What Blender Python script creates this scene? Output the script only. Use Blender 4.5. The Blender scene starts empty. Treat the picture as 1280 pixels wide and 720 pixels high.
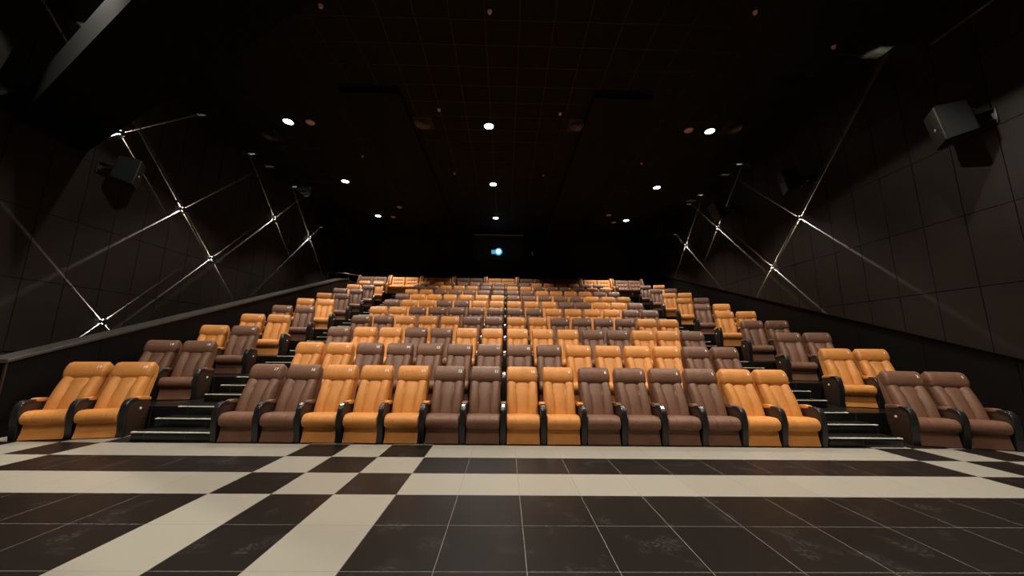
import bpy, bmesh, math, random
from mathutils import Vector, Matrix
random.seed(7)
PI = math.pi
COL = bpy.context.scene.collection

# ---------------------------------------------------------------- helpers
def link(o, parent=None):
    COL.objects.link(o)
    if parent is not None:
        o.parent = parent
    return o

def tag(o, label=None, cat=None, group=None, kind=None):
    if label: o['label'] = label
    if cat: o['category'] = cat
    if group: o['group'] = group
    if kind: o['kind'] = kind
    return o

def mesh_from(bm, name, mats, smooth=False, auto=None):
    me = bpy.data.meshes.new(name)
    bmesh.ops.recalc_face_normals(bm, faces=bm.faces[:])
    if smooth:
        for f in bm.faces: f.smooth = True
        if auto is not None:
            for e in bm.edges:
                if len(e.link_faces) == 2 and e.calc_face_angle(0) > auto:
                    e.smooth = False
    bm.to_mesh(me); bm.free()
    for m in (mats if isinstance(mats, (list, tuple)) else [mats]):
        me.materials.append(m)
    return me

def obj(name, me, parent=None, loc=(0, 0, 0), rot=(0, 0, 0)):
    o = bpy.data.objects.new(name, me)
    o.location = loc; o.rotation_euler = rot
    return link(o, parent)

def empty(name, loc, rz=0.0):
    o = bpy.data.objects.new(name, None)
    o.empty_display_size = .1
    o.location = loc; o.rotation_euler = (0, 0, rz)
    return link(o)

def add_box(bm, x0, x1, y0, y1, z0, z1, mi=0, bevel=0.0, seg=2):
    vs = [bm.verts.new((x, y, z)) for x in (x0, x1) for y in (y0, y1) for z in (z0, z1)]
    idx = [(0, 1, 3, 2), (4, 6, 7, 5), (0, 4, 5, 1), (2, 3, 7, 6), (0, 2, 6, 4), (1, 5, 7, 3)]
    fs = []
    for a in idx:
        f = bm.faces.new([vs[i] for i in a]); f.material_index = mi; fs.append(f)
    if bevel > 0:
        es = list({e for f in fs for e in f.edges})
        bmesh.ops.bevel(bm, geom=es, offset=bevel, segments=seg, profile=.5, affect='EDGES')
    return fs

def add_prism(bm, pts, x0, x1, bevel=0.0, seg=2, mi=0):
    """polygon in the (y, z) plane extruded along x"""
    a = [bm.verts.new((x0, p[0], p[1])) for p in pts]
    b = [bm.verts.new((x1, p[0], p[1])) for p in pts]
    f1 = bm.faces.new(a); f2 = bm.faces.new(b[::-1])
    n = len(pts); fs = [f1, f2]
    for i in range(n):
        fs.append(bm.faces.new((a[i], b[i], b[(i + 1) % n], a[(i + 1) % n])))
    for f in fs: f.material_index = mi
    if bevel > 0:
        es = list({e for f in (f1, f2) for e in f.edges})
        bmesh.ops.bevel(bm, geom=es, offset=bevel, segments=seg, profile=.5, affect='EDGES')

def add_cyl(bm, c, axis, r0, r1, h, n=24, mi=0, cap=True):
    axis = Vector(axis).normalized()
    q = Vector((0, 0, 1)).rotation_difference(axis)
    c = Vector(c)
    A = []; B = []
    for i in range(n):
        a = 2 * PI * i / n
        A.append(bm.verts.new(c + q @ Vector((r0 * math.cos(a), r0 * math.sin(a), 0))))
        B.append(bm.verts.new(c + q @ Vector((r1 * math.cos(a), r1 * math.sin(a), h))))
    for i in range(n):
        f = bm.faces.new((A[i], A[(i + 1) % n], B[(i + 1) % n], B[i])); f.material_index = mi
    if cap:
        f = bm.faces.new(A[::-1]); f.material_index = mi
        f = bm.faces.new(B); f.material_index = mi

def add_tube(bm, pts, r, n=8, mi=0):
    pts = [Vector(p) for p in pts]
    rings = []
    for i, p in enumerate(pts):
        d = (pts[min(i + 1, len(pts) - 1)] - pts[max(i - 1, 0)]).normalized()
        q = Vector((0, 0, 1)).rotation_difference(d)
        rings.append([bm.verts.new(p + q @ Vector((r * math.cos(2 * PI * k / n), r * math.sin(2 * PI * k / n), 0))) for k in range(n)])
    for a, b in zip(rings[:-1], rings[1:]):
        for k in range(n):
            f = bm.faces.new((a[k], a[(k + 1) % n], b[(k + 1) % n], b[k])); f.material_index = mi
    bm.faces.new(rings[0][::-1]); bm.faces.new(rings[-1])

def loft(bm, rings):
    """closed rings of equal length, joined and capped"""
    R = [[bm.verts.new(p) for p in r] for r in rings]
    n = len(R[0])
    for a, b in zip(R[:-1], R[1:]):
        for k in range(n):
            bm.faces.new((a[k], a[(k + 1) % n], b[(k + 1) % n], b[k]))
    bm.faces.new(R[0][::-1]); bm.faces.new(R[-1])

def box_mesh(name, mat, *a, bevel=0.0, seg=2):
    bm = bmesh.new(); add_box(bm, *a, bevel=bevel, seg=seg)
    return mesh_from(bm, name, mat, smooth=bevel > 0, auto=.6)

# ---------------------------------------------------------------- materials
def new_mat(name):
    m = bpy.data.materials.new(name); m.use_nodes = True
    nt = m.node_tree
    return m, nt, nt.nodes['Principled BSDF']

def plain(name, col, rough=.5, metal=0.0, noise=0.0, nscale=8, bump=0.0, bscale=60, spec=.5, coat=0.0):
    m, nt, b = new_mat(name)
    b.inputs['Base Color'].default_value = (*col, 1)
    b.inputs['Roughness'].default_value = rough
    b.inputs['Metallic'].default_value = metal
    b.inputs['Specular IOR Level'].default_value = spec
    b.inputs['Coat Weight'].default_value = coat
    tc = nt.nodes.new('ShaderNodeTexCoord')
    if noise > 0:
        n = nt.nodes.new('ShaderNodeTexNoise'); n.inputs['Scale'].default_value = nscale
        n.inputs['Detail'].default_value = 4
        nt.links.new(tc.outputs['Object'], n.inputs['Vector'])
        r = nt.nodes.new('ShaderNodeValToRGB')
        r.color_ramp.elements[0].position = .3; r.color_ramp.elements[1].position = .7
        r.color_ramp.elements[0].color = (*[c * (1 - noise) for c in col], 1)
        r.color_ramp.elements[1].color = (*[min(1, c * (1 + noise)) for c in col], 1)
        nt.links.new(n.outputs['Fac'], r.inputs['Fac'])
        nt.links.new(r.outputs['Color'], b.inputs['Base Color'])
    if bump > 0:
        n2 = nt.nodes.new('ShaderNodeTexNoise'); n2.inputs['Scale'].default_value = bscale
        n2.inputs['Detail'].default_value = 3
        nt.links.new(tc.outputs['Object'], n2.inputs['Vector'])
        bp = nt.nodes.new('ShaderNodeBump'); bp.inputs['Strength'].default_value = bump
        bp.inputs['Distance'].default_value = .004
        nt.links.new(n2.outputs['Fac'], bp.inputs['Height'])
        nt.links.new(bp.outputs['Normal'], b.inputs['Normal'])
    return m

def emit(name, col, s):
    m, nt, b = new_mat(name)
    b.inputs['Base Color'].default_value = (*col, 1)
    b.inputs['Emission Color'].default_value = (*col, 1)
    b.inputs['Emission Strength'].default_value = s
    return m

def leather(name, col, rough):
    """creased leather: broad tonal variation plus fine grain and soft wrinkles"""
    m, nt, b = new_mat(name)
    b.inputs['Roughness'].default_value = rough
    b.inputs['Specular IOR Level'].default_value = .35
    tc = nt.nodes.new('ShaderNodeTexCoord')
    oi = nt.nodes.new('ShaderNodeObjectInfo')
    add = nt.nodes.new('ShaderNodeVectorMath'); add.operation = 'ADD'
    nt.links.new(tc.outputs['Object'], add.inputs[0]); nt.links.new(oi.outputs['Random'], add.inputs[1])
    n = nt.nodes.new('ShaderNodeTexNoise'); n.inputs['Scale'].default_value = 5; n.inputs['Detail'].default_value = 3
    nt.links.new(add.outputs[0], n.inputs['Vector'])
    r = nt.nodes.new('ShaderNodeValToRGB')
    r.color_ramp.elements[0].position = .3; r.color_ramp.elements[1].position = .75
    r.color_ramp.elements[0].color = (*[c * .9 for c in col], 1)
    r.color_ramp.elements[1].color = (*[c * 1.1 for c in col], 1)
    nt.links.new(n.outputs['Fac'], r.inputs['Fac']); nt.links.new(r.outputs['Color'], b.inputs['Base Color'])
    mp = nt.nodes.new('ShaderNodeMapping'); mp.inputs['Scale'].default_value = (9, 9, 22)
    w = nt.nodes.new('ShaderNodeTexNoise'); w.inputs['Scale'].default_value = 1.3; w.inputs['Detail'].default_value = 2; w.inputs['Distortion'].default_value = 1.2
    nt.links.new(add.outputs[0], mp.inputs['Vector']); nt.links.new(mp.outputs[0], w.inputs['Vector'])
    b1 = nt.nodes.new('ShaderNodeBump'); b1.inputs['Strength'].default_value = .35; b1.inputs['Distance'].default_value = .012
    nt.links.new(w.outputs['Fac'], b1.inputs['Height'])
    v = nt.nodes.new('ShaderNodeTexVoronoi'); v.inputs['Scale'].default_value = 260
    nt.links.new(add.outputs[0], v.inputs['Vector'])
    b2 = nt.nodes.new('ShaderNodeBump'); b2.inputs['Strength'].default_value = .12; b2.inputs['Distance'].default_value = .001
    nt.links.new(v.outputs['Distance'], b2.inputs['Height']); nt.links.new(b1.outputs['Normal'], b2.inputs['Normal'])
    nt.links.new(b2.outputs['Normal'], b.inputs['Normal'])
    return m

def tile_mat(name, col, rough, var=.06, marks=0.0, spec=.5, fine=0.0):
    """tile: a small change from tile to tile, fine grain, optional dusty foot marks"""
    m, nt, b = new_mat(name)
    L = nt.links
    g = nt.nodes.new('ShaderNodeNewGeometry')
    dv = nt.nodes.new('ShaderNodeVectorMath'); dv.operation = 'DIVIDE'; dv.inputs[1].default_value = (.6, .6, .6)
    fl = nt.nodes.new('ShaderNodeVectorMath'); fl.operation = 'FLOOR'
    wn = nt.nodes.new('ShaderNodeTexWhiteNoise')
    L.new(g.outputs['Position'], dv.inputs[0]); L.new(dv.outputs[0], fl.inputs[0]); L.new(fl.outputs[0], wn.inputs['Vector'])
    ns = nt.nodes.new('ShaderNodeTexNoise'); ns.inputs['Scale'].default_value = 14; ns.inputs['Detail'].default_value = 8; ns.inputs['Roughness'].default_value = .7
    L.new(g.outputs['Position'], ns.inputs['Vector'])
    ad = nt.nodes.new('ShaderNodeMath'); ad.operation = 'ADD'
    L.new(wn.outputs['Value'], ad.inputs[0]); L.new(ns.outputs['Fac'], ad.inputs[1])
    mr = nt.nodes.new('ShaderNodeMapRange'); mr.inputs['From Min'].default_value = .3; mr.inputs['From Max'].default_value = 1.7
    mr.inputs['To Min'].default_value = 1 - var; mr.inputs['To Max'].default_value = 1 + var
    L.new(ad.outputs[0], mr.inputs['Value'])
    sc = nt.nodes.new('ShaderNodeVectorMath'); sc.operation = 'SCALE'; sc.inputs[0].default_value = col
    L.new(mr.outputs[0], sc.inputs['Scale'])
    out = sc.outputs[0]
    b.inputs['Roughness'].default_value = rough
    b.inputs['Specular IOR Level'].default_value = spec
    if marks > 0:
        n2 = nt.nodes.new('ShaderNodeTexNoise'); n2.inputs['Scale'].default_value = 3.1; n2.inputs['Detail'].default_value = 2
        n3 = nt.nodes.new('ShaderNodeTexNoise'); n3.inputs['Scale'].default_value = 38; n3.inputs['Detail'].default_value = 5
        L.new(g.outputs['Position'], n2.inputs['Vector']); L.new(g.outputs['Position'], n3.inputs['Vector'])
        r2 = nt.nodes.new('ShaderNodeMapRange'); r2.inputs['From Min'].default_value = .56; r2.inputs['From Max'].default_value = .68
        r3 = nt.nodes.new('ShaderNodeMapRange'); r3.inputs['From Min'].default_value = .45; r3.inputs['From Max'].default_value = .62
        L.new(n2.outputs['Fac'], r2.inputs['Value']); L.new(n3.outputs['Fac'], r3.inputs['Value'])
        mu = nt.nodes.new('ShaderNodeMath'); mu.operation = 'MULTIPLY'
        L.new(r2.outputs[0], mu.inputs[0]); L.new(r3.outputs[0], mu.inputs[1])
        m2 = nt.nodes.new('ShaderNodeMath'); m2.operation = 'MULTIPLY'; m2.inputs[1].default_value = marks
        L.new(mu.outputs[0], m2.inputs[0])
        mx = nt.nodes.new('ShaderNodeMix'); mx.data_type = 'RGBA'
        L.new(m2.outputs[0], mx.inputs['Factor']); L.new(out, mx.inputs['A']); mx.inputs['B'].default_value = (.16, .13, .11, 1)
        out = mx.outputs['Result']
        ra = nt.nodes.new('ShaderNodeMapRange'); ra.inputs['To Min'].default_value = rough; ra.inputs['To Max'].default_value = rough + .3
        L.new(mu.outputs[0], ra.inputs['Value']); L.new(ra.outputs[0], b.inputs['Roughness'])
    L.new(out, b.inputs['Base Color'])
    return m

def add_joints(m, pitch_, off, col):
    nt = m.node_tree; L = nt.links; b = nt.nodes['Principled BSDF']
    g = nt.nodes.new('ShaderNodeNewGeometry'); sx = nt.nodes.new('ShaderNodeSeparateXYZ'); L.new(g.outputs['Position'], sx.inputs[0])
    d = nt.nodes.new('ShaderNodeMath'); d.operation = 'MULTIPLY_ADD'; d.inputs[1].default_value = 1 / pitch_; d.inputs[2].default_value = off
    L.new(sx.outputs['X'], d.inputs[0])
    f = nt.nodes.new('ShaderNodeMath'); f.operation = 'FRACT'; L.new(d.outputs[0], f.inputs[0])
    c = nt.nodes.new('ShaderNodeMath'); c.operation = 'LESS_THAN'; c.inputs[1].default_value = .008; L.new(f.outputs[0], c.inputs[0])
    mx = nt.nodes.new('ShaderNodeMix'); mx.data_type = 'RGBA'; L.new(c.outputs[0], mx.inputs['Factor'])
    src = b.inputs['Base Color'].links[0].from_socket
    L.new(src, mx.inputs['A']); mx.inputs['B'].default_value = (*col, 1)
    L.new(mx.outputs['Result'], b.inputs['Base Color'])

def wood(name, col):
    m, nt, b = new_mat(name)
    tc = nt.nodes.new('ShaderNodeTexCoord')
    mp = nt.nodes.new('ShaderNodeMapping'); mp.inputs['Scale'].default_value = (30, 2, 26)
    n = nt.nodes.new('ShaderNodeTexNoise'); n.inputs['Scale'].default_value = 2; n.inputs['Detail'].default_value = 6; n.inputs['Distortion'].default_value = .8
    nt.links.new(tc.outputs['Object'], mp.inputs['Vector']); nt.links.new(mp.outputs[0], n.inputs['Vector'])
    r = nt.nodes.new('ShaderNodeValToRGB')
    r.color_ramp.elements[0].position = .35; r.color_ramp.elements[1].position = .68
    r.color_ramp.elements[0].color = (*[c * .6 for c in col], 1); r.color_ramp.elements[1].color = (*[c * 1.4 for c in col], 1)
    nt.links.new(n.outputs['Fac'], r.inputs['Fac']); nt.links.new(r.outputs['Color'], b.inputs['Base Color'])
    b.inputs['Roughness'].default_value = .45
    return m

M = {}
M['orange'] = leather('orange_leather', (.60, .238, .054), .50)
M['brown'] = leather('brown_leather', (.165, .076, .043), .50)
M['black'] = plain('black_lacquer', (.012, .012, .012), .32, noise=.2, bump=.05, bscale=200)
M['wood'] = wood('dark_veneer', (.034, .0155, .0085))
M['metal'] = plain('brushed_metal', (.75, .73, .68), .25, 1.0, noise=.05)
M['nosing'] = plain('pale_nosing', (.72, .72, .58), .35, .15, noise=.08)
M['strip'] = plain('grey_strip', (.30, .28, .26), .5, noise=.1)
M['number'] = plain('white_number', (.85, .85, .83), .5, noise=.02)
M['ivory'] = plain('ivory_switch', (.75, .72, .58), .4, noise=.03)
M['tile_light'] = tile_mat('cream_floor_tile', (.300, .272, .222), .38, .06)
M['tile_dark'] = tile_mat('dark_floor_tile', (.0095, .0062, .0048), .40, .25, marks=.10, spec=.22)
M['grout'] = plain('grout', (.22, .20, .17), .8, noise=.1)
M['step'] = tile_mat('black_step_tile', (.008, .008, .0075), .28, .2, spec=.4)
add_joints(M['step'], .6, .13, (.10, .095, .085))
M['carpet'] = plain('black_carpet', (.010, .009, .008), .9, noise=.3, nscale=40, bump=.3, bscale=300)
M['panel'] = plain('acoustic_panel', (.0118, .0082, .0061), .5, noise=.10, nscale=3, bump=.15, bscale=350, spec=.3)
M['groove'] = plain('panel_groove', (.004, .004, .004), .8, noise=.1)
M['dado'] = plain('dado_board', (.0042, .0027, .0018), .6, noise=.15, nscale=2, bump=.1, bscale=200, spec=.15)
M['rail'] = plain('grey_capping', (.05, .045, .040), .32, noise=.1, spec=.5)
M['ceiling'] = plain('black_ceiling', (.0026, .0031, .0020), .8, noise=.2, spec=.2)
M['grid'] = plain('ceiling_grid_metal', (.0085, .005, .0035), .5, noise=.1, spec=.3)
M['duct'] = plain('duct_black', (.0022, .0022, .0019), .8, noise=.2, spec=.08)
M['speaker'] = plain('speaker_grey', (.0105, .0115, .0115), .55, noise=.12, bump=.2, bscale=250, spec=.3)
M['grille'] = plain('speaker_grille', (.014, .012, .010), .6, noise=.1, bump=.4, bscale=400)
M['badge'] = plain('speaker_badge', (.6, .58, .55), .3, .8, noise=.05)
M['cable'] = plain('orange_cable', (.38, .11, .03), .5, noise=.1)
M['disc'] = plain('beige_disc', (.70, .50, .38), .6, noise=.05)
M['lamp'] = emit('downlight_lens', (1, .97, .90), 8)
M['lens'] = emit('projector_lens', (.75, .95, 1), 8)
M['lenshalo'] = emit('projector_lens_halo', (.03, .34, .85), 1.3)  # emissive cyan for the bloom around the projector lens
M['portglass'] = plain('port_glass', (.003, .005, .009), .6, noise=.05)
M['bluereflect'] = emit('blue_glass_reflection', (.25, .6, .85), .45)  # reflection in the port glass put in as a glowing colour
M['backwall'] = plain('black_back_wall', (.006, .006, .0055), .8, noise=.2, spec=.2)
M['sconcelens'] = emit('sconce_lens_glow', (1, .92, .78), 14)
M['sconce'] = plain('sconce_black', (.006, .006, .006), .5, noise=.1)

# ---------------------------------------------------------------- camera
F = 439.99; pitch = .17228; yaw = -.01649; roll = .01232
cp, sp, cy, sy, cr, sr = math.cos(pitch), math.sin(pitch), math.cos(yaw), math.sin(yaw), math.cos(roll), math.sin(roll)
fw = Vector((-sy * cp, cy * cp, sp)); rt = Vector((cy, sy, 0)); up = rt.cross(fw)
ex = rt * cr + up * sr; eup = rt * (-sr) + up * cr
cam = bpy.data.cameras.new('camera'); co = bpy.data.objects.new('camera', cam); COL.objects.link(co)
cam.sensor_width = 36; cam.sensor_fit = 'HORIZONTAL'; cam.lens = 36 * F / 1280
cam.clip_start = .05; cam.clip_end = 100
mt = Matrix.Identity(4)
for i in range(3):
    mt[i][0] = ex[i]; mt[i][1] = eup[i]; mt[i][2] = -fw[i]
mt[0][3], mt[1][3], mt[2][3] = -.1605, -4.9323, 1.4052
co.matrix_world = mt
bpy.context.scene.camera = co

# ---------------------------------------------------------------- room sizes
XL, XR, YF, YB, H = -9.2, 8.2, -11.0, 14.4, 8.0
RISE, RUN, NR = .391, 1.22, 10
def row_y(k): return .60 + RUN * (k - 1)
def row_z(k): return RISE * (k - 1)
PXL, PXR = -7.74, 8.28

# ---------------------------------------------------------------- floor
bm = bmesh.new()
def quad(bm, x0, x1, y0, y1, z, mi):
    f = bm.faces.new([bm.verts.new(p) for p in ((x0, y0, z), (x1, y0, z), (x1, y1, z), (x0, y1, z))]); f.material_index = mi
add_box(bm, -9.9, 9.0, YF - .3, 15.0, -.30, -.0003, 0)
colset = {-13, -11, -5, -3, 9, 11}
for i in range(-16, 14):
    for j in range(-3, 17):
        x0, x1 = i * .6, (i + 1) * .6
        y1, y0 = -j * .6, -(j + 1) * .6
        x0c = max(x0, XL); x1c = min(x1, PXR)
        if x1c <= x0c: continue
        c = 1 if i in colset else 0
        r = 1 if j in (-1, 1) else 0
        white = c ^ r
        g = .0019
        quad(bm, x0c + g, x1c - g, y0 + g, y1 - g, 0, 1 if white else 2)
obj('floor', mesh_from(bm, 'floor', [M['grout'], M['tile_light'], M['tile_dark']]))['kind'] = 'structure'

# ---------------------------------------------------------------- seating tiers
def struct(name, me, **k):
    o = obj(name, me, **k); o['kind'] = 'structure'; return o

bm = bmesh.new()
for k in range(2, NR + 1):
    y0 = row_y(k - 1) + .74
    add_box(bm, PXL, PXR, y0, YB + .1, 0 if k == 2 else row_z(k - 1) - .002, row_z(k))
ys = row_y(NR) + .74
add_box(bm, PXL, PXR, ys, YB + .1, row_z(NR) - .002, 4.05)
struct('floor_tier', mesh_from(bm, 'floor_tier', M['step']))

def stairs(label, x0, x1, xs3a, xs3b):
    root = empty('aisle_stairs', ((x0 + x1) / 2, .65, 0)); root['kind'] = 'structure'
    cx = (x0 + x1) / 2
    for k in range(1, NR + 1):
        base = row_z(k); top = 4.05 if k == NR else row_z(k + 1)
        ye = row_y(k) + .74
        for s in range(3):
            y = ye - .74 + .06 + .34 * s
            z1 = base + (top - base) * (s + 1) / 3
            a, b_ = (x0, x1) if s < 2 else (xs3a, xs3b)
            if s < 2:
                me = box_mesh('stair_step', M['step'], x0 - cx, x1 - cx, y - .65, ye - .65 + .004, base + .0005 if s == 0 else base + (top - base) * s / 3, z1, bevel=.006)
                obj('stair_step', me, root)
            # metal nosing strip with little end caps
            bm = bmesh.new()
            add_box(bm, a - cx + .03, b_ - cx - .03, y - .65 - .010, y - .65 + .022, z1 - .010, z1 + .006, bevel=.003)
            for e in (a + .03, b_ - .03):
                add_box(bm, e - cx - .025, e - cx + .025, y - .65 - .014, y - .65 + .028, z1 - .012, z1 + .009, bevel=.004)
            obj('nosing_strip', mesh_from(bm, 'nosing_strip', M['nosing'], True, .6), root)
    return root
stairs('left', -5.67, -4.50, -5.64, -4.50)
stairs('right', 4.79, 5.94, 4.79, 5.80)

# ---------------------------------------------------------------- walls
def clip_poly(poly, a, b, c):
    """keep a*y + b*z + c >= 0"""
    out = []
    n = len(poly)
    for i in range(n):
        p, q = poly[i], poly[(i + 1) % n]
        dp = a * p[0] + b * p[1] + c; dq = a * q[0] + b * q[1] + c
        if dp >= 0: out.append(p)
        if dp * dq < 0:
            t = dp / (dp - dq); out.append((p[0] + t * (q[0] - p[0]), p[1] + t * (q[1] - p[1])))
    return out

ZL = [1.26, 2.595, 3.92, 5.285, 6.63, H]
def panels(bm, xf, depth, ymin, ymax, slope=None):
    k0 = math.floor((ymin - 1.03) / .64)
    y = 1.03 + k0 * .64
    while y < ymax:
        for a, b in zip(ZL[:-1], ZL[1:]):
            g = .006
            poly = [(max(y + g, ymin), a + g), (min(y + .64 - g, ymax), a + g), (min(y + .64 - g, ymax), b - g), (max(y + g, ymin), b - g)]
            if poly[1][0] <= poly[0][0]: continue
            if slope: poly = clip_poly(poly, *slope)
            if len(poly) < 3: continue
            add_prism(bm, poly, xf, xf + depth, bevel=0)
        y += .64
# left wall
bm = bmesh.new()
add_box(bm, XL - .4, XL - .02, YF, YB + .3, 0, H, 1)
panels(bm, XL - .03, .03, YF + .1, YB)
struct('wall_left', mesh_from(bm, 'wall_left', [M['panel'], M['groove']]))
# right wall: clipped along the rake of the seating
bm = bmesh.new()
add_box(bm, XR + .09, XR + .5, YF, YB + .3, 0, H, 1)
panels(bm, XR, .08, YF + .1, YB, slope=(-.318, 1, -1.115))
struct('wall_right', mesh_from(bm, 'wall_right', [M['panel'], M['groove']]))
# lower boarding on the right, set back under the panels
bm = bmesh.new()
y = -3.0
while y < YB:
    poly = [(y + .004, 0), (y + 1.276, 0), (y + 1.276, H), (y + .004, H)]
    poly = clip_poly(poly, .318, -1, 1.13)
    if len(poly) >= 3: add_prism(bm, poly, XR + .07, XR + .088)
    y += 1.28
struct('trim_1', mesh_from(bm, 'lower_boarding', M['dado']))
# back and front walls
bm = bmesh.new()
add_box(bm, XL - .4, XR + .5, YB, YB + .3, 0, H)
x = XL
while x < XR:
    add_box(bm, x + .005, min(x + 1.24, XR), YB - .02, YB, 4.05, H); x += 1.25
struct('wall_back', mesh_from(bm, 'wall_back', M['backwall']))
bm = bmesh.new(); add_box(bm, XL - .4, XR + .5, YF - .3, YF, 0, H)
struct('wall_front', mesh_from(bm, 'wall_front', M['backwall']))

# left parapet beside the rake, with its grey capping rail
def para_z(y): return 1.115 + .322 * (y - .69)
bm = bmesh.new()
ys_ = [.69 + 1.2 * i for i in range(9)] + [11.1]
for a, b in zip(ys_[:-1], ys_[1:]):
    poly = [(a + .004, 0), (b - .004, 0), (b - .004, para_z(b)), (a + .004, para_z(a))]
    add_prism(bm, poly, PXL - .012, PXL + .0)
add_prism(bm, [(.69, 0), (11.1, 0), (11.1, para_z(11.1)), (.69, para_z(.69))], PXL - .30, PXL - .012)
add_prism(bm, [(11.1, 0), (YB, 0), (YB, 4.62), (11.8, 4.62), (11.1, para_z(11.1))], PXL - .30, PXL - .012)
struct('trim_2', mesh_from(bm, 'parapet', M['dado']))
bm = bmesh.new()
t = .055
add_prism(bm, [(.66, para_z(.66)), (11.1, para_z(11.1)), (11.1, para_z(11.1) + t), (.66, para_z(.66) + t)], PXL - .33, PXL + .03, bevel=.008)
add_prism(bm, [(11.1, para_z(11.1)), (11.8, 4.62), (11.8, 4.66), (11.1, para_z(11.1) + t)], PXL - .33, PXL + .03)
struct('trim_3', mesh_from(bm, 'capping_rail', M['rail']))
# thin brown corner trim on the parapet end
struct('trim_4', box_mesh('corner_trim', M['wood'], PXL - .02, PXL + .012, .672, .69, 0, para_z(.66), bevel=.003))

# ---------------------------------------------------------------- ceiling
bm = bmesh.new()
add_box(bm, XL - .4, XR + .5, YF - .3, YB + .3, H + .02, H + .4, 0)
g = .010; s = .61; sx = .71
i = 0
x = XL
while x < XR:                                    # lay-in tiles between the exposed bars
    y = YF
    while y < YB:
        quad(bm, x + g, min(x + sx - g, XR), y + g, min(y + s - g, YB), H + .006, 0)
        y += s
    x += sx
struct('ceiling', mesh_from(bm, 'ceiling', [M['ceiling']]))
bm = bmesh.new()
x = XL
while x < XR:
    add_box(bm, x - g, x + g, YF, YB, H, H + .015); x += sx
y = YF
while y < YB:
    add_box(bm, XL, XR, y - g, y + g, H + .001, H + .0155); y += s
struct('trim_5', mesh_from(bm, 'ceiling_grid', M['grid']))
# long shallow boxed runs of the ceiling either side of the centre bay
n = 6
for (x0, x1) in ((-4.55, -3.0), (2.05, 3.6)):
    struct('trim_%d' % n, box_mesh('ceiling_box', M['ceiling'], x0, x1, 3.2, YB, H - .14, H - .001, bevel=.01)); n += 1
for (x0, x1) in ((XL, XL + .75), (XR - .75, XR)):
    struct('trim_%d' % n, box_mesh('rear_soffit', M['ceiling'], x0, x1, 11.35, YB, 7.1, H - .001)); n += 1

# diagonal boxed duct over the front left corner
d = Vector((.885, -.466, 0)); pn = Vector((.466, .885, 0))
A = Vector((XL + .001, 1.08, 5.45)); 
bm = bmesh.new()
P0 = A; P1 = A + d * 7.2; W_ = .97
base = [P0, P1, P1 + pn * W_, Vector((XL + .001, 1.08 + W_ / .885, 5.45))]
lo = [bm.verts.new(p) for p in base]; hi = [bm.verts.new(p + Vector((0, 0, .62))) for p in base]
bm.faces.new(lo); bm.faces.new(hi[::-1])
for i in range(4): bm.faces.new((lo[i], hi[i], hi[(i + 1) % 4], lo[(i + 1) % 4]))
bmesh.ops.bevel(bm, geom=bm.edges[:], offset=.012, segments=2, affect='EDGES')
duct = empty('ventilation_duct', tuple(A))
me = mesh_from(bm, 'duct_body', M['duct'], True, .5)
o = obj('duct_body', me, duct); me.transform(Matrix.Translation(-A))
tag(duct, 'wide black boxed ventilation duct running diagonally from the left wall under the ceiling', 'duct')
for f in (.12, .5, .85):
    bm = bmesh.new(); p = A + d * 7.2 * f + pn * .12
    add_cyl(bm, p - A + Vector((0, 0, .60)), (0, 0, 1), .008, .008, H - 5.45 - .60, 8)
    add_cyl(bm, p - A + pn * .7 + Vector((0, 0, .60)), (0, 0, 1), .008, .008, H - 5.45 - .60, 8)
    obj('hanger_rod', mesh_from(bm, 'hanger_rod', M['grid']), duct)

# thin conduit at the head of the right wall
bm = bmesh.new()
add_tube(bm, [(8.1715, -1.8, 7.45), (8.1715, .95, 7.45)], .03, 10)
tag(obj('conduit_pipe', mesh_from(bm, 'conduit_pipe', M['rail'], True)), 'thin grey conduit pipe high on the right wall near the ceiling', 'pipe')

# ---------------------------------------------------------------- recliner seat meshes
SW = .252           # half width of back and headrest
PITCH = .609
AW = .080           # armrest width

def superellipse(cy_, cz_, a, b, tilt, n=28, e=2.6):
    pts = []
    for i in range(n):
        t = 2 * PI * i / n
        c, s_ = math.cos(t), math.sin(t)
        y = a * math.copysign(abs(c) ** (2 / e), c); z = b * math.copysign(abs(s_) ** (2 / e), s_)
        pts.append((cy_ + y * math.cos(tilt) + z * math.sin(tilt), cz_ - y * math.sin(tilt) + z * math.cos(tilt)))
    return pts

def swept(prof, cen, hw, seams=(), endr=.035, pleat=0.0, depth=.012):
    """roll of leather along x: rounded, pleated ends and thin stitched seams"""
    st = []
    for q in (0, .25, .5, .75, .92): st.append((-hw + endr * q, math.sqrt(max(0, 1 - (1 - q) ** 2)) * .36 + .64 if q else .56))
    mids = [-.8, -.6, -.3, -.15, 0, .15, .3, .6, .8]
    xs = [(-hw + endr, 1.0)] + [(m * hw, 1.0) for m in mids] + [(hw - endr, 1.0)]
    for s_ in seams:
        xs += [(s_ * hw - .006, 1.0), (s_ * hw, 1 - depth), (s_ * hw + .006, 1.0)]
    xs = sorted(xs)
    full = st + xs + [(-x, s_) for x, s_ in reversed(st)]
    rings = []
    for x, sc_ in full:
        r = []
        u = abs(x) / hw
        for i, (y, z) in enumerate(prof):
            k = sc_
            if pleat and u > .86:
                k *= 1 + pleat * (u - .86) / .14 * math.cos(2 * PI * i / len(prof) * 11)
            k2 = k if u > .86 else k * (1 + .012 * (1 - u * u))
            r.append((x, cen[0] + (y - cen[0]) * k2, cen[1] + (z - cen[1]) * k2))
        rings.append(r)
    bm = bmesh.new(); loft(bm, rings)
    return bm

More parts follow.
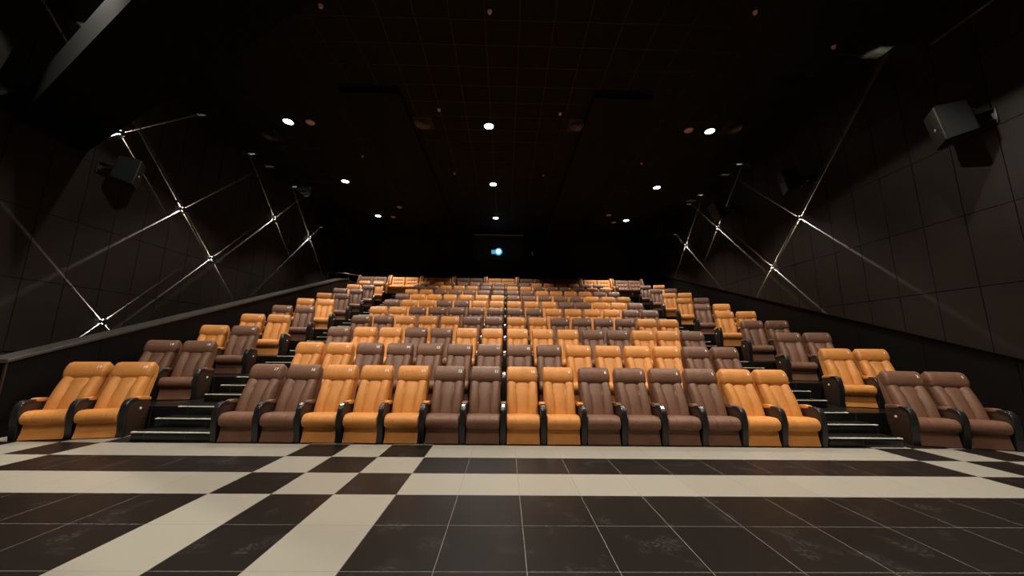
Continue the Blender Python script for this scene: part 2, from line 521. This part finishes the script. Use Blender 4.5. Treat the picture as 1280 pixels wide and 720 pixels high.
HC = (.603, .970)
HPROF = superellipse(HC[0], HC[1], .094, .147, .40, n=36, e=2.1)
def headrest_mesh(mat):
    return mesh_from(swept(HPROF, HC, SW + .006, (-.42, .45), endr=.045, pleat=.06), 'headrest', mat, True, 1.2)

def cushion_mesh(mat):
    # side profile of the seat squab: fat rolled front, dropping slightly to the back
    pr = []
    for i in range(13):                       # rolled front
        a = PI / 2 + PI * i / 12
        pr.append((.080 + .105 * math.cos(a) , .316 + .098 * math.sin(a)))
    pr += [(.20, .225), (.34, .23), (.48, .24), (.50, .30), (.49, .365), (.40, .385), (.28, .402), (.17, .413)]
    return mesh_from(swept(pr, (.26, .318), .2620, (-.42, .42), endr=.03, pleat=.02, depth=.010), 'seat_cushion', mat, True, 1.2)

def smooth01(t):
    t = max(0, min(1, t)); return t * t * (3 - 2 * t)

def backrest_mesh(mat):
    nu, nv = 41, 14
    B0 = Vector((.285, .375)); B1 = Vector((.530, .885))     # (y, z) of the front surface, foot and head
    dr = (B1 - B0).normalized(); nrm = Vector((-dr.y, dr.x))  # towards the sitter
    rings = []
    us = [-1 + 2 * i / (nu - 1) for i in range(nu)]
    for u in us:
        ring = []
        au = abs(u)
        edge = math.sqrt(max(0, 1 - max(0, (au - .84) / .16) ** 2))
        for j in range(nv + 1):
            v = j / nv
            s_ = .30 + .14 * v + .05 * (1 - v) ** 4 * 1.5
            if au < s_:
                b = .028 * (1 - (au / s_) ** 3)
            else:
                w = (au - s_) / (1 - s_)
                b = .054 * math.sin(PI * min(1, w * .92 + .04)) ** .55
            b *= .35 + .65 * math.sin(PI * min(1, max(0.02, v * .93 + .05))) ** .4
            b += .018 * math.sin(PI * v) - .012
            off = -.030 + (.030 + b) * edge
            p = B0 + dr * (v * (B1 - B0).length) + nrm * off
            ring.append((u * SW, p.x, p.y))
        th = .125
        for j in range(nv, -1, -2):
            v = j / nv
            p = B0 + dr * (v * (B1 - B0).length) - nrm * (.045 + (th - .045) * (.35 + .65 * edge)) * (1 if True else 0)
            ring.append((u * SW, p.x, p.y))
        rings.append(ring)
    bm = bmesh.new(); loft(bm, rings)
    return mesh_from(bm, 'backrest', mat, True, 1.1)

def backshell_mesh(mat):
    bm = bmesh.new()
    add_prism(bm, [(.42, .03), (.50, .03), (.585, .40), (.755, .86), (.765, 1.02), (.72, 1.06), (.66, 1.02), (.48, .50), (.40, .30)], -SW + .01, SW - .01, bevel=.015)
    return mesh_from(bm, 'back_shell', mat, True, .6)

def panel_mesh(mat):
    bm = bmesh.new()
    rings = []
    n = 12
    for i in range(n + 1):
        u = -1 + 2 * i / n
        prof = [(.028, .012), (.038, .05), (.052, .10), (.060, .17), (.062, .228), (.12, .228), (.12, .012)]
        rr = []
        for (y, z) in prof:
            zz = z
            sag = .012 * (1 - u * u) if z < .06 and y < .05 else 0
            rr.append((u * .248 * (1.0 - .02 * z / .23), y + sag * .4, zz))
        rings.append(rr)
    loft(bm, rings)
    return mesh_from(bm, 'front_panel', mat, True, .7)

ARM_OUT = [(.025, .0), (.010, .10), (-.005, .22), (-.016, .34), (-.018, .43), (-.010, .505), (.012, .555), (.045, .588), (.09, .603), (.15, .607), (.215, .604)]
def offset_in(pts, t):
    out = []
    for i, p in enumerate(pts):
        a = pts[max(0, i - 1)]; b = pts[min(len(pts) - 1, i + 1)]
        dx, dz = b[0] - a[0], b[1] - a[1]; L = math.hypot(dx, dz)
        out.append((p[0] + dz / L * t, p[1] - dx / L * t))
    return out
def arm_mesh():
    inn = offset_in(ARM_OUT, .012)
    pts = inn + [(.30, .572), (.42, .556), (.485, .535), (.52, .495), (.525, .44), (.51, .34), (.475, .20), (.455, .0)]
    bm = bmesh.new(); add_prism(bm, pts, -AW / 2 + .006, AW / 2 - .006, bevel=.004)
    return mesh_from(bm, 'armrest', M['wood'], True, .6)
def arm_band_mesh():
    inn = offset_in(ARM_OUT, .045)
    bm = bmesh.new(); add_prism(bm, ARM_OUT + inn[::-1], -AW / 2, AW / 2, bevel=.010, seg=3)
    return mesh_from(bm, 'front_band', M['black'], True, .7)
def arm_pad_mesh(mat):
    pts = [(.20, .572), (.205, .600), (.225, .616), (.28, .620), (.38, .612), (.46, .598), (.505, .575), (.515, .545), (.50, .528), (.42, .545), (.30, .560)]
    bm = bmesh.new(); add_prism(bm, pts, -AW / 2 - .002, AW / 2 + .002, bevel=.012, seg=3)
    return mesh_from(bm, 'armrest_pad', mat, True, .8)
def plate_mesh():
    bm = bmesh.new()
    a, b = Vector((.030, .578)), Vector((.075, .6045))
    d_ = (b - a).normalized(); n_ = Vector((-d_.y, d_.x))
    add_prism(bm, [tuple(a), tuple(b), tuple(b + n_ * .003), tuple(a + n_ * .003)], -.022, .022, bevel=.001)
    return mesh_from(bm, 'glint_plate', M['metal'])  # small metal inset added for the bright glint on the armrest curve
def switch_mesh():
    bm = bmesh.new()
    add_cyl(bm, (0, 0, 0), (1, 0, 0), .024, .022, .010, 20)
    add_box(bm, .009, .018, -.007, .007, -.014, .014, bevel=.002)
    return mesh_from(bm, 'recline_switch', M['ivory'], True, .7)

ME = {}
for c in ('orange', 'brown'):
    ME[c] = dict(head=headrest_mesh(M[c]), cush=cushion_mesh(M[c]), back=backrest_mesh(M[c]), panel=panel_mesh(M[c]), pad=arm_pad_mesh(M[c]), shell=backshell_mesh(M[c]))
ME['arm'] = arm_mesh(); ME['band'] = arm_band_mesh(); ME['plate'] = plate_mesh(); ME['switch'] = switch_mesh(); 

# seat numbers, as raised white figures on the headrests
NUM = {}
def number_mesh(n):
    if n not in NUM:
        cu = bpy.data.curves.new('num', 'FONT'); cu.body = str(n); cu.size = .068; cu.extrude = .0012
        cu.align_x = 'CENTER'; cu.align_y = 'CENTER'; cu.offset = .0012
        ob = bpy.data.objects.new('num', cu); COL.objects.link(ob)
        bpy.context.view_layer.update()
        me = bpy.data.meshes.new_from_object(ob.evaluated_get(bpy.context.evaluated_depsgraph_get()))
        bpy.data.objects.remove(ob); me.name = 'seat_number'
        me.materials.clear(); me.materials.append(M['number'])
        NUM[n] = me
    return NUM[n]
# front-upper point of the headrest profile and its slope
_best = min(range(len(HPROF)), key=lambda i: abs(HPROF[i][1] - 1.028) + (10 if HPROF[i][0] > HC[0] + .02 else 0))
_p = Vector(HPROF[_best]); _q0 = Vector(HPROF[_best - 1]); _q1 = Vector(HPROF[(_best + 1) % len(HPROF)])
_t = (_q0 - _q1); _t = _t if _t.y > 0 else -_t
NUM_TILT = math.atan2(_t.y, _t.x)          # slope of the surface going up
NUM_POS = (.178, _p.x - .004, _p.y)

def arm(seat, c, x, sw=0):
    a = obj('armrest', ME['arm'], seat, (x, 0, 0)); a.scale = (1, 1, .94)
    obj('front_band', ME['band'], a); obj('armrest_pad', ME[c]['pad'], a); obj('glint_plate', ME['plate'], a)
    if sw:
        o = obj('recline_switch', ME['switch'], a, (sw * (AW / 2 - .008), .30, .415))
        if sw < 0: o.rotation_euler = (0, 0, PI)
    return a

def seat(c, num, loc, rz, label, group, left_arm=False, sw_left=0, sw_right=0):
    r = empty('recliner_seat', loc, rz)
    tag(r, label, 'seat', group)
    obj('seat_cushion', ME[c]['cush'], r); obj('backrest', ME[c]['back'], r); obj('front_panel', ME[c]['panel'], r)
    obj('back_shell', ME[c]['shell'], r)
    h = obj('headrest', ME[c]['head'], r)
    obj('seat_number', number_mesh(num), h, NUM_POS, (NUM_TILT, 0, 0))
    arm(r, c, PITCH / 2, 1 if sw_right else 0)
    if left_arm: arm(r, c, -PITCH / 2, -1 if sw_left else 0)
    return r

ROWW = ['front', 'second', 'third', 'fourth', 'fifth', 'sixth', 'seventh', 'eighth', 'ninth', 'tenth']
ORD = ['first', 'second', 'third', 'fourth', 'fifth', 'sixth', 'seventh', 'eighth', 'ninth', 'tenth', 'eleventh', 'twelfth', 'thirteenth', 'fourteenth', 'fifteenth']
# colours left to right, seats 17 ... 3
CENTRE = [
    'BBOOOBBOOBBBBOO',
    'OOBBBBBBBOOOOBB',
    'BOOBBOOOOOBBOOB',
    'BBOOOBBOOBBBBOO' ,
    'OOBBBBBBBOOOOBB',
    'BOOBBOOOOOBBOOB' ,
    'BOOOOOOBBBBBOOO',
    'OOBBBBBBBOOOOBB',
    'BBOOOBBOOBBBBOO',
    'OOBBBBBBBOOOOBB',
]
CN = {'O': 'orange', 'B': 'brown'}
X17 = -4.135
for k in range(1, NR + 1):
    for i, ch in enumerate(CENTRE[k - 1]):
        c = CN[ch]; num = 17 - i
        if i <= 7: where = '%s from the left aisle' % ORD[i]
        else: where = '%s from the right aisle' % ORD[14 - i]
        rw = ('%s row' % ROWW[k - 1])
        if k <= 4: lab = '%s leather recliner numbered %d, %s, %s of centre block' % (c, num, where, rw)
        else: lab = '%s leather recliner, %s, %s from the front, centre block' % (c, where, rw)
        seat(c, num, (X17 + PITCH * i, row_y(k), row_z(k)), 0, lab, 'recliners in the %s of the centre block' % rw,
             left_arm=(i == 0), sw_left=1 if i == 0 else 0, sw_right=1 if i == 14 else 0)

SIDE_L = ['OO', 'BB', 'OB', 'OO', 'BB', 'OO', 'OB', 'BB', 'OO', 'OO']
SIDE_L[8] = 'OB'
SIDE_R = ['BB', 'OO', 'BB', 'BB', 'OO', 'BO', 'OB', 'OO', 'BB', 'BO']
LC = [(-6.65, .70)] + [(-6.66, .71)] * 9
RC = [(6.86, .585)] + [(6.93, .60)] * 9
for k in range(1, NR + 1):
    rw = '%s row' % ROWW[k - 1]
    for side, cols, cen, ang, turn, pit_, wide, nums in (('left', SIDE_L[k - 1], LC[k - 1], math.radians(10.5), math.radians(14), .650, 1.04, (19, 18)), ('right', SIDE_R[k - 1], RC[k - 1], math.radians(-12), math.radians(-15.5), .630, 1.02, (2, 1))):
        for i, ch in enumerate(cols):
            c = CN[ch]
            off = (i - .5) * pit_
            x = cen[0] + off * math.cos(ang); y = cen[1] + off * math.sin(ang) + RUN * (k - 1)
            inner = (i == 1) if side == 'left' else (i == 0)
            where = 'aisle seat of the %s pair' % side if inner else 'wall seat of the %s pair' % side
            lab = '%s leather recliner, %s, %s from the front' % (c, where, rw)
            st_ = seat(c, nums[i], (x, y, row_z(k)), turn, lab, 'pairs of recliners along the %s wall' % side,
                 left_arm=(i == 0), sw_left=1 if side == 'right' else 0, sw_right=1 if (side == 'left' and i == 1) else 0)
            st_.scale = (wide, 1, 1)

# ---------------------------------------------------------------- love seats on the back row
SOFW = 1.665
def sofa_meshes(mat):
    d_ = {}
    pr = superellipse(0, 0, .11, .12, 0, 28, 3.0)
    # seat cushion
    prof = superellipse(.32, .37, .34, .10, 0, 32, 3.6)
    d_['seat'] = mesh_from(swept(prof, (.32, .37), .345, (), endr=.04, pleat=.01), 'seat_cushion', mat, True, 1.1)
    # button back: grid with dimples
    nu, nv = 29, 22
    rings = []
    B0, B1 = Vector((.42, .42)), Vector((.60, 1.00)); dr = (B1 - B0).normalized(); nr = Vector((-dr.y, dr.x))
    btn = [(-.45, .30), (.45, .30), (0, .30), (-.45, .62), (.45, .62), (0, .62)]
    for i in range(nu):
        u = -1 + 2 * i / (nu - 1); ring = []
        ed = math.sqrt(max(0, 1 - max(0, (abs(u) - .88) / .12) ** 2))
        for j in range(nv + 1):
            v = j / nv
            ev = math.sqrt(max(0, 1 - max(0, (abs(2 * v - 1) - .88) / .12) ** 2))
            b = .05 * ed * ev
            for (bu, bv) in btn:
                q = ((u - bu) / .16) ** 2 + ((v - bv) / .08) ** 2
                b -= .03 * math.exp(-q)
            for bv in (.30, .62):
                b -= .012 * math.exp(-((v - bv) / .025) ** 2) * ed
            for bu in (-.45, 0, .45):
                b -= .008 * math.exp(-((u - bu) / .03) ** 2) * ed
            p = B0 + dr * v * (B1 - B0).length + nr * b; ring.append((u * .345, p.x, p.y))
        for j in (nv, 0):
            p = B0 + dr * (j / nv) * (B1 - B0).length - nr * .10; ring.append((u * .345, p.x, p.y))
        rings.append(ring)
    bm = bmesh.new(); loft(bm, rings); d_['back'] = mesh_from(bm, 'back_cushion', mat, True, 1.1)
    bm = bmesh.new()
    add_box(bm, -SOFW / 2 + .12, SOFW / 2 - .12, .03, .74, .02, .28, bevel=.02)
    add_prism(bm, [(.55, .02), (.80, .02), (.84, .98), (.70, .98)], -SOFW / 2 + .10, SOFW / 2 - .10, bevel=.02)
    d_['base'] = mesh_from(bm, 'sofa_base', mat, True, .7)
    bm = bmesh.new()
    add_prism(bm, [(-.02, .01), (.70, .01), (.72, .60), (.10, .60), (.02, .585), (-.03, .53), (-.03, .45)], -.06, .06, bevel=.03, seg=4)
    d_['arm'] = mesh_from(bm, 'sofa_arm', mat, True, .9)
    bm = bmesh.new()
    add_prism(bm, [(.42, .55), (.80, .55), (.88, 1.06), (.84, 1.12), (.70, 1.12), (.60, 1.05), (.50, .85)], -.045, .045, bevel=.025, seg=4)
    d_['wing'] = mesh_from(bm, 'wing', mat, True, .9)
    return d_
SM = {c: sofa_meshes(M[c]) for c in ('orange', 'brown')}
SOF = 'BOOBOBBOB'
for i, ch in enumerate(SOF):
    c = CN[ch]
    r = empty('love_seat', (-8.0 + SOFW * (i + .5) + .095, 12.62, 4.05))
    tag(r, '%s leather two seat sofa with high wings, %s from the left on the back row' % (c, ORD[i]), 'sofa', 'two seat sofas along the back row')
    obj('sofa_base', SM[c]['base'], r)
    for s_ in (-1, 1):
        obj('seat_cushion', SM[c]['seat'], r, (s_ * .348, 0, 0)); obj('back_cushion', SM[c]['back'], r, (s_ * .350, 0, 0))
        obj('sofa_arm', SM[c]['arm'], r, (s_ * (SOFW / 2 - .068), 0, 0)); obj('wing', SM[c]['wing'], r, (s_ * (SOFW / 2 - .055), 0, 0))

# ---------------------------------------------------------------- downlights
def spot(name, loc, power, angle, blend=.6, col=(1, .93, .82), rad=.10, target=None):
    l = bpy.data.lights.new(name, 'SPOT'); l.energy = power; l.spot_size = math.radians(angle); l.spot_blend = blend
    l.color = col; l.shadow_soft_size = rad
    o = bpy.data.objects.new(name, l); o.location = loc
    if target is not None:
        o.rotation_euler = (Vector(target) - Vector(loc)).to_track_quat('-Z', 'Y').to_euler()
    COL.objects.link(o); return o

bm = bmesh.new()
add_cyl(bm, (0, 0, -.012), (0, 0, 1), .165, .165, .012, 32); RING = mesh_from(bm, 'trim_ring', M['black'], True, .6)
bm = bmesh.new(); add_cyl(bm, (0, 0, -.024), (0, 0, 1), .110, .135, .012, 32); LENS = mesh_from(bm, 'lamp_lens', M['lamp'], True, .6)
def downlight(x, y, label, power, angle=88, blend=.5):
    r = empty('ceiling_downlight', (x, y, H)); tag(r, label, 'ceiling light', 'downlights in the black ceiling')
    obj('trim_ring', RING, r); obj('lamp_lens', LENS, r)
    return spot('downlight_lamp', (x, y, H - .05), power, angle, blend, rad=.06)
PW = 800
for (y, rn) in ((4.66, 'nearest'), (8.44, 'middle'), (12.17, 'furthest')):
    for (x, cn) in ((-6.72, 'left'), (-.755, 'centre'), (5.94, 'right')):
        downlight(x, y, 'bright round recessed downlight, %s one of the %s row of three' % (cn, rn), PW * ((.5 if cn == 'centre' else 1.35) if rn == 'furthest' else 1), (112 if rn == 'nearest' else 108) if cn == 'centre' and rn != 'furthest' else 84, .2 if cn == 'centre' else .5)
# unseen lamps over the open floor in front of the seats, above and behind the photographer; off-grid front pair placed to throw the speaker shadow
for x, y, pw, an, bl in ((-4.4, .2, .85, 136, .08), (2.9, .2, 1.05, 136, .08), (-.755, -.6, 1.1, 92, .5), (-6.72, -.6, 1.25, 88, .5), (5.94, -.6, 1.1, 88, .5),
                         (-6.72, -4.2, .8, 126, .3), (-.755, -4.2, 1.0, 120, .2), (5.94, -4.2, .9, 88, .5)):
    downlight(x, y, 'round recessed downlight over the open tiled floor', PW * pw, an, bl)

# ---------------------------------------------------------------- small ceiling fittings
bm = bmesh.new(); add_cyl(bm, (0, 0, -.03), (0, 0, 1), .10, .13, .03, 28); add_cyl(bm, (0, 0, -.045), (0, 0, 1), .03, .05, .016, 16)
DET = mesh_from(bm, 'smoke_detector', M['disc'], True, .6)
for (x, y, lab) in ((-6.08, 4.68, 'round beige disc detector right of the nearest left downlight'), (5.29, 4.65, 'round beige disc detector left of the nearest right downlight'),
                    (-5.3, 11.0, 'small beige disc detector right of the furthest left downlight, nearer one'), (-6.0, 12.3, 'small beige disc detector beside the furthest left downlight'),
                    (4.85, 11.5, 'small beige disc detector left of the furthest right downlight, nearer one'), (5.4, 12.5, 'small beige disc detector beside the furthest right downlight')):
    tag(obj('smoke_detector', DET, None, (x, y, H)), lab, 'detector', 'disc detectors on the ceiling')
bm = bmesh.new(); add_cyl(bm, (0, 0, -.03), (0, 0, 1), .016, .016, .03, 12); add_cyl(bm, (0, 0, -.045), (0, 0, 1), .035, .012, .016, 16); add_cyl(bm, (0, 0, -.004), (0, 0, 1), .045, .045, .006, 16)
SPR = mesh_from(bm, 'sprinkler', M['disc'], True, .6)
for n_, (x, y) in enumerate([(-3.88, .99), (-.57, 1.01), (4.65, .87), (-2.12, 3.97), (1.29, 4.02), (-5.25, 6.5), (6.9, 1.6), (4.6, 6.6), (-2.2, 7.6), (1.2, 7.6)]):
    tag(obj('ceiling_sprinkler', SPR, None, (x, y, H)), 'tiny sprinkler head on the ceiling, ' + ['left one of the nearest three', 'middle one of the nearest three', 'right one of the nearest three', 'left of the nearest centre downlight', 'right of the nearest centre downlight', 'just before the middle left downlight', 'high up towards the right wall', 'just before the middle right downlight', 'left of the middle centre downlight', 'right of the middle centre downlight'][n_], 'sprinkler', 'sprinkler heads on the ceiling')
def diffuser(x, y, lab):
    r = empty('air_diffuser', (x, y, H)); tag(r, lab, 'air vent', 'air diffusers in the ceiling')
    bm = bmesh.new()
    add_box(bm, -.30, .30, -.30, .30, -.012, 0, bevel=.004); obj('vent_plate', mesh_from(bm, 'vent_plate', M['grid'], True, .6), r)
    bm = bmesh.new()
    for rr in (.24, .17, .10):
        add_cyl(bm, (0, 0, -.035), (0, 0, 1), rr, rr - .05, .022, 28, cap=False)
    obj('vent_cone', mesh_from(bm, 'vent_cone', M['rail'], True, .8), r)
for (x, y, lab) in ((-2.71, 4.59, 'round air diffuser left of the nearest centre downlight'), (1.91, 4.52, 'round air diffuser right of the nearest centre downlight'),
                    (6.55, 4.49, 'round air diffuser right of the nearest right downlight'), (-7.7, 5.4, 'round air diffuser left of the nearest left downlight')):
    diffuser(x, y, lab)

# ---------------------------------------------------------------- cross-beam wall sconces
bm = bmesh.new()
slit = .0013; R_ = .062; r0 = .014; dep = .062
for q in range(4):
    pts = []
    for (rr, rev) in ((R_, False), (r0, True)):
        n_ = 8
        a0 = math.asin(slit / 2 / rr); a1 = PI / 2 - a0
        arc = [(rr * math.cos(a0 + (a1 - a0) * i / n_), rr * math.sin(a0 + (a1 - a0) * i / n_)) for i in range(n_ + 1)]
        pts += arc[::-1] if rev else arc
    qa = q * PI / 2 + PI / 4
    P2 = [(p[0] * math.cos(qa) - p[1] * math.sin(qa), p[0] * math.sin(qa) + p[1] * math.cos(qa)) for p in pts]
    a = [bm.verts.new((.0005, p[0], p[1])) for p in P2]; b = [bm.verts.new((dep, p[0], p[1])) for p in P2]
    bm.faces.new(a); bm.faces.new(b[::-1])
    for i in range(len(P2)): bm.faces.new((a[i], b[i], b[(i + 1) % len(P2)], a[(i + 1) % len(P2)]))
SBODY = mesh_from(bm, 'sconce_body', M['sconce'])
bm = bmesh.new(); add_cyl(bm, (dep, 0, 0), (1, 0, 0), R_ + .004, R_ - .006, .012, 28)
SCAP = mesh_from(bm, 'sconce_cap', M['sconce'], True, .6)
bm = bmesh.new(); add_box(bm, .048, dep, R_ - .004, R_ + .004, -.014, .014, bevel=.002)
SLENS = mesh_from(bm, 'sconce_lens', M['sconcelens'], True, .6)
SC_POW = 2700
def sconce(x, y, z, s_, lab):
    r = empty('wall_sconce', (x, y, z), 0 if s_ > 0 else PI); tag(r, lab, 'wall light', 'cross beam lights on the side walls')
    obj('sconce_body', SBODY, r); obj('sconce_cap', SCAP, r)
    for q in range(4): obj('sconce_lens', SLENS, r, (0, 0, 0), (PI / 4 + q * PI / 2, 0, 0))
    l = bpy.data.lights.new('sconce_lamp', 'POINT'); l.energy = SC_POW; l.shadow_soft_size = .0006; l.color = (1, .90, .74)
    o = bpy.data.objects.new('sconce_lamp', l); o.location = (x + s_ * .044, y, z); COL.objects.link(o)
SL = [(2.69, 6.24, 'highest and nearest one on the left wall'), (3.14, 1.90, 'lowest one on the left wall'), (4.49, 5.11, 'left wall, upper of two close together'),
      (5.69, 4.03, 'left wall, lower of two close together'), (8.24, 6.30, 'second furthest on the left wall'), (10.72, 6.33, 'furthest one on the left wall')]
for y, z, lab in SL: sconce(XL, y, z, 1, 'black sconce with crossed light beams, ' + lab)
SR = [(4.48, 5.19, 'upper of two close together on the right wall'), (5.72, 4.06, 'lower of two close together on the right wall'), (8.29, 6.25, 'second furthest on the right wall'), (10.80, 6.28, 'furthest one on the right wall')]
for y, z, lab in SR: sconce(XR, y, z, -1, 'black sconce with crossed light beams, ' + lab)

# ---------------------------------------------------------------- wall speakers
def speaker(loc, side, lab, yawd=0, big=1.0, cable=False, tilt=-22):
    """wedge cabinet on a wall bracket, facing down into the seats; side +1 = hangs on the right wall"""
    r = empty('wall_speaker', loc); tag(r, lab, 'speaker', 'surround speakers on the side walls')
    hw, hh, dp = .26 * big, .38 * big, .46 * big
    bm = bmesh.new()
    f = [(-hw, -hh), (hw, -hh), (hw, hh), (-hw, hh)]
    a = [bm.verts.new((0, p[0], p[1])) for p in f]
    b = [bm.verts.new((dp, p[0] * .55, p[1] * .86 + .02)) for p in f]
    bm.faces.new(a); bm.faces.new(b[::-1])
    for i in range(4): bm.faces.new((a[i], b[i], b[(i + 1) % 4], a[(i + 1) % 4]))
    bmesh.ops.bevel(bm, geom=bm.edges[:], offset=.015, segments=2, affect='EDGES')
    M3 = Matrix.Rotation(math.radians(yawd) if side > 0 else PI - math.radians(yawd), 4, 'Z') @ Matrix.Rotation(math.radians(tilt), 4, 'Y')
    me = mesh_from(bm, 'cabinet', M['speaker'], True, .5); me.transform(M3); obj('cabinet', me, r)
    bm = bmesh.new(); add_box(bm, -.022, .004, -hw + .02, hw - .02, -hh + .02, hh - .02, bevel=.008)
    me = mesh_from(bm, 'grille', M['grille'], True, .5); me.transform(M3); gr = obj('grille', me, r)
    bm = bmesh.new(); add_box(bm, -.028, -.02, -.03, .03, -.05, -.01, bevel=.003)
    me = mesh_from(bm, 'badge', M['badge']); me.transform(M3); obj('badge', me, gr)
    wx = (XR if side > 0 else XL) - loc[0]
    bx = M3 @ Vector((dp, 0, 0))
    bm = bmesh.new()
    add_box(bm, min(wx - side * .03, wx), max(wx - side * .03, wx), bx.y - .13, bx.y + .13, bx.z - .16, bx.z + .14, bevel=.004)
    add_box(bm, *sorted((bx.x - side * .02, wx)), bx.y - .03, bx.y + .03, bx.z - .035, bx.z + .035, bevel=.004)
    for zz in (-.10, .09):
        add_box(bm, *sorted((wx - side * .12, wx)), bx.y - .11, bx.y + .11, bx.z + zz - .008, bx.z + zz + .008)
    for yy in (-.10, .10):
        add_cyl(bm, (wx - side * .045, bx.y + yy, bx.z + .12), (side, 0, 0), .012, .012, .02 * 1, 8)
    obj('wall_bracket', mesh_from(bm, 'wall_bracket', M['black'], True, .5), r)
    if cable:
        p0 = M3 @ Vector((dp, .02, hh * .8)); p3 = Vector((wx - side * .02, bx.y - .05, bx.z + .15))
        p1 = p0 + Vector((side * .08, 0, -.09)); p2 = p3 + Vector((-side * .12, 0, -.02))
        pts = [p0 * (1 - t) ** 3 + p1 * 3 * t * (1 - t) ** 2 + p2 * 3 * t * t * (1 - t) + p3 * t ** 3 for t in [i / 14 for i in range(15)]]
        bm = bmesh.new(); add_tube(bm, pts, .010, 6)
        o = obj('cable', mesh_from(bm, 'cable', M['cable'], True), r); o['label'] = 'orange cable'
    return r
speaker((7.56, .70, 5.42), 1, 'large grey wall speaker nearest the camera on the right wall, with orange cable', -36, .90, True, -7)
speaker((7.50, 4.10, 6.06), 1, 'grey wall speaker beside the upper right cross beam light', -22, .85, False, -12)
speaker((7.45, 7.20, 6.45), 1, 'dark wall speaker third from the camera on the right wall', 0, .9)
speaker((-8.62, 2.72, 5.22), -1, 'dark wall speaker below the highest cross beam light on the left wall', -35, .82, False, -8)
speaker((-8.40, .12, 6.02), -1, 'grey wall speaker at the left edge of view, above the left wall panels', -30, .9, False, -8)

# ---------------------------------------------------------------- projection port
r = empty('projection_port', (-.62, YB - .02, 6.9)); tag(r, 'black framed projection window high in the centre of the back wall', 'projection window')
bm = bmesh.new()
for a in ((-1.4, 1.4, -.08, 0, .86, .93), (-1.4, 1.4, -.05, 0, -.55, -.48), (-1.4, -1.33, -.05, 0, -.48, .86), (1.33, 1.4, -.05, 0, -.48, .86)):
    add_box(bm, *a, bevel=.006)
obj('frame', mesh_from(bm, 'frame', M['black'], True, .6), r)
o = obj('top_strip', box_mesh('top_strip', M['strip'], -1.4, 1.4, -.11, -.08, .86, .93, bevel=.004), r)
obj('glass', box_mesh('glass', M['portglass'], -1.33, 1.33, -.012, -.002, -.48, .86), r)
r = empty('film_projector', (-.63, YB - .06, 6.83)); tag(r, 'glowing blue white projector lens in the window of the back wall', 'projector')
bm = bmesh.new(); add_cyl(bm, (0, 0, 0), (0, -1, 0), .21, .18, .05, 36); obj('halo_ring', mesh_from(bm, 'halo_ring', M['lenshalo'], True, .6), r)  # glowing ring added for the halo of light around the lens
bm = bmesh.new(); add_cyl(bm, (0, -.05, 0), (0, -1, 0), .115, .11, .012, 36); obj('lens', mesh_from(bm, 'lens', M['lens'], True, .6), r)
obj('painted_reflection', box_mesh('painted_reflection', M['bluereflect'], -.40, -.20, .0, .02, -.13, .10, bevel=.003), r)  # glowing pane added for the reflection beside the lens
o = obj('wall_box', box_mesh('wall_box', M['number'], -.04, .04, -.05, 0, -.10, .10, bevel=.01), None, (1.28, YB - .02, 6.75))
tag(o, 'tiny pale box on the back wall right of the projector', 'box')

# ---------------------------------------------------------------- rail on the landing behind the left parapet
r = empty('handrail', (-8.1, 11.9, 4.05)); tag(r, 'thin metal handrail at the top left landing behind the parapet', 'handrail')
bm = bmesh.new(); add_tube(bm, [(-.75, 0, .90), (.0, .0, .90), (.0, .0, .90), (.55, .62, .91)], .022, 10); obj('top_rail', mesh_from(bm, 'top_rail', M['metal'], True), r)
for (x, y) in ((-.70, 0), (-.25, 0), (.2, .22), (.52, .58)):
    bm = bmesh.new(); add_cyl(bm, (x, y, .0), (0, 0, 1), .015, .015, .9, 10); obj('post', mesh_from(bm, 'post', M['metal'], True, .6), r)
struct('floor_landing', box_mesh('landing', M['carpet'], XL + .0, PXL - .301, 11.2, YB, 3.6, 4.05))

# ---------------------------------------------------------------- world and view
w = bpy.data.worlds.new('world'); bpy.context.scene.world = w; w.use_nodes = True
w.node_tree.nodes['Background'].inputs['Color'].default_value = (0, 0, 0, 1)
w.node_tree.nodes['Background'].inputs['Strength'].default_value = 0
sc = bpy.context.scene
sc.view_settings.view_transform = 'Standard'; sc.view_settings.look = 'None'
sc.view_settings.exposure = .10; sc.view_settings.gamma = 1; sc.view_settings.use_curve_mapping = False
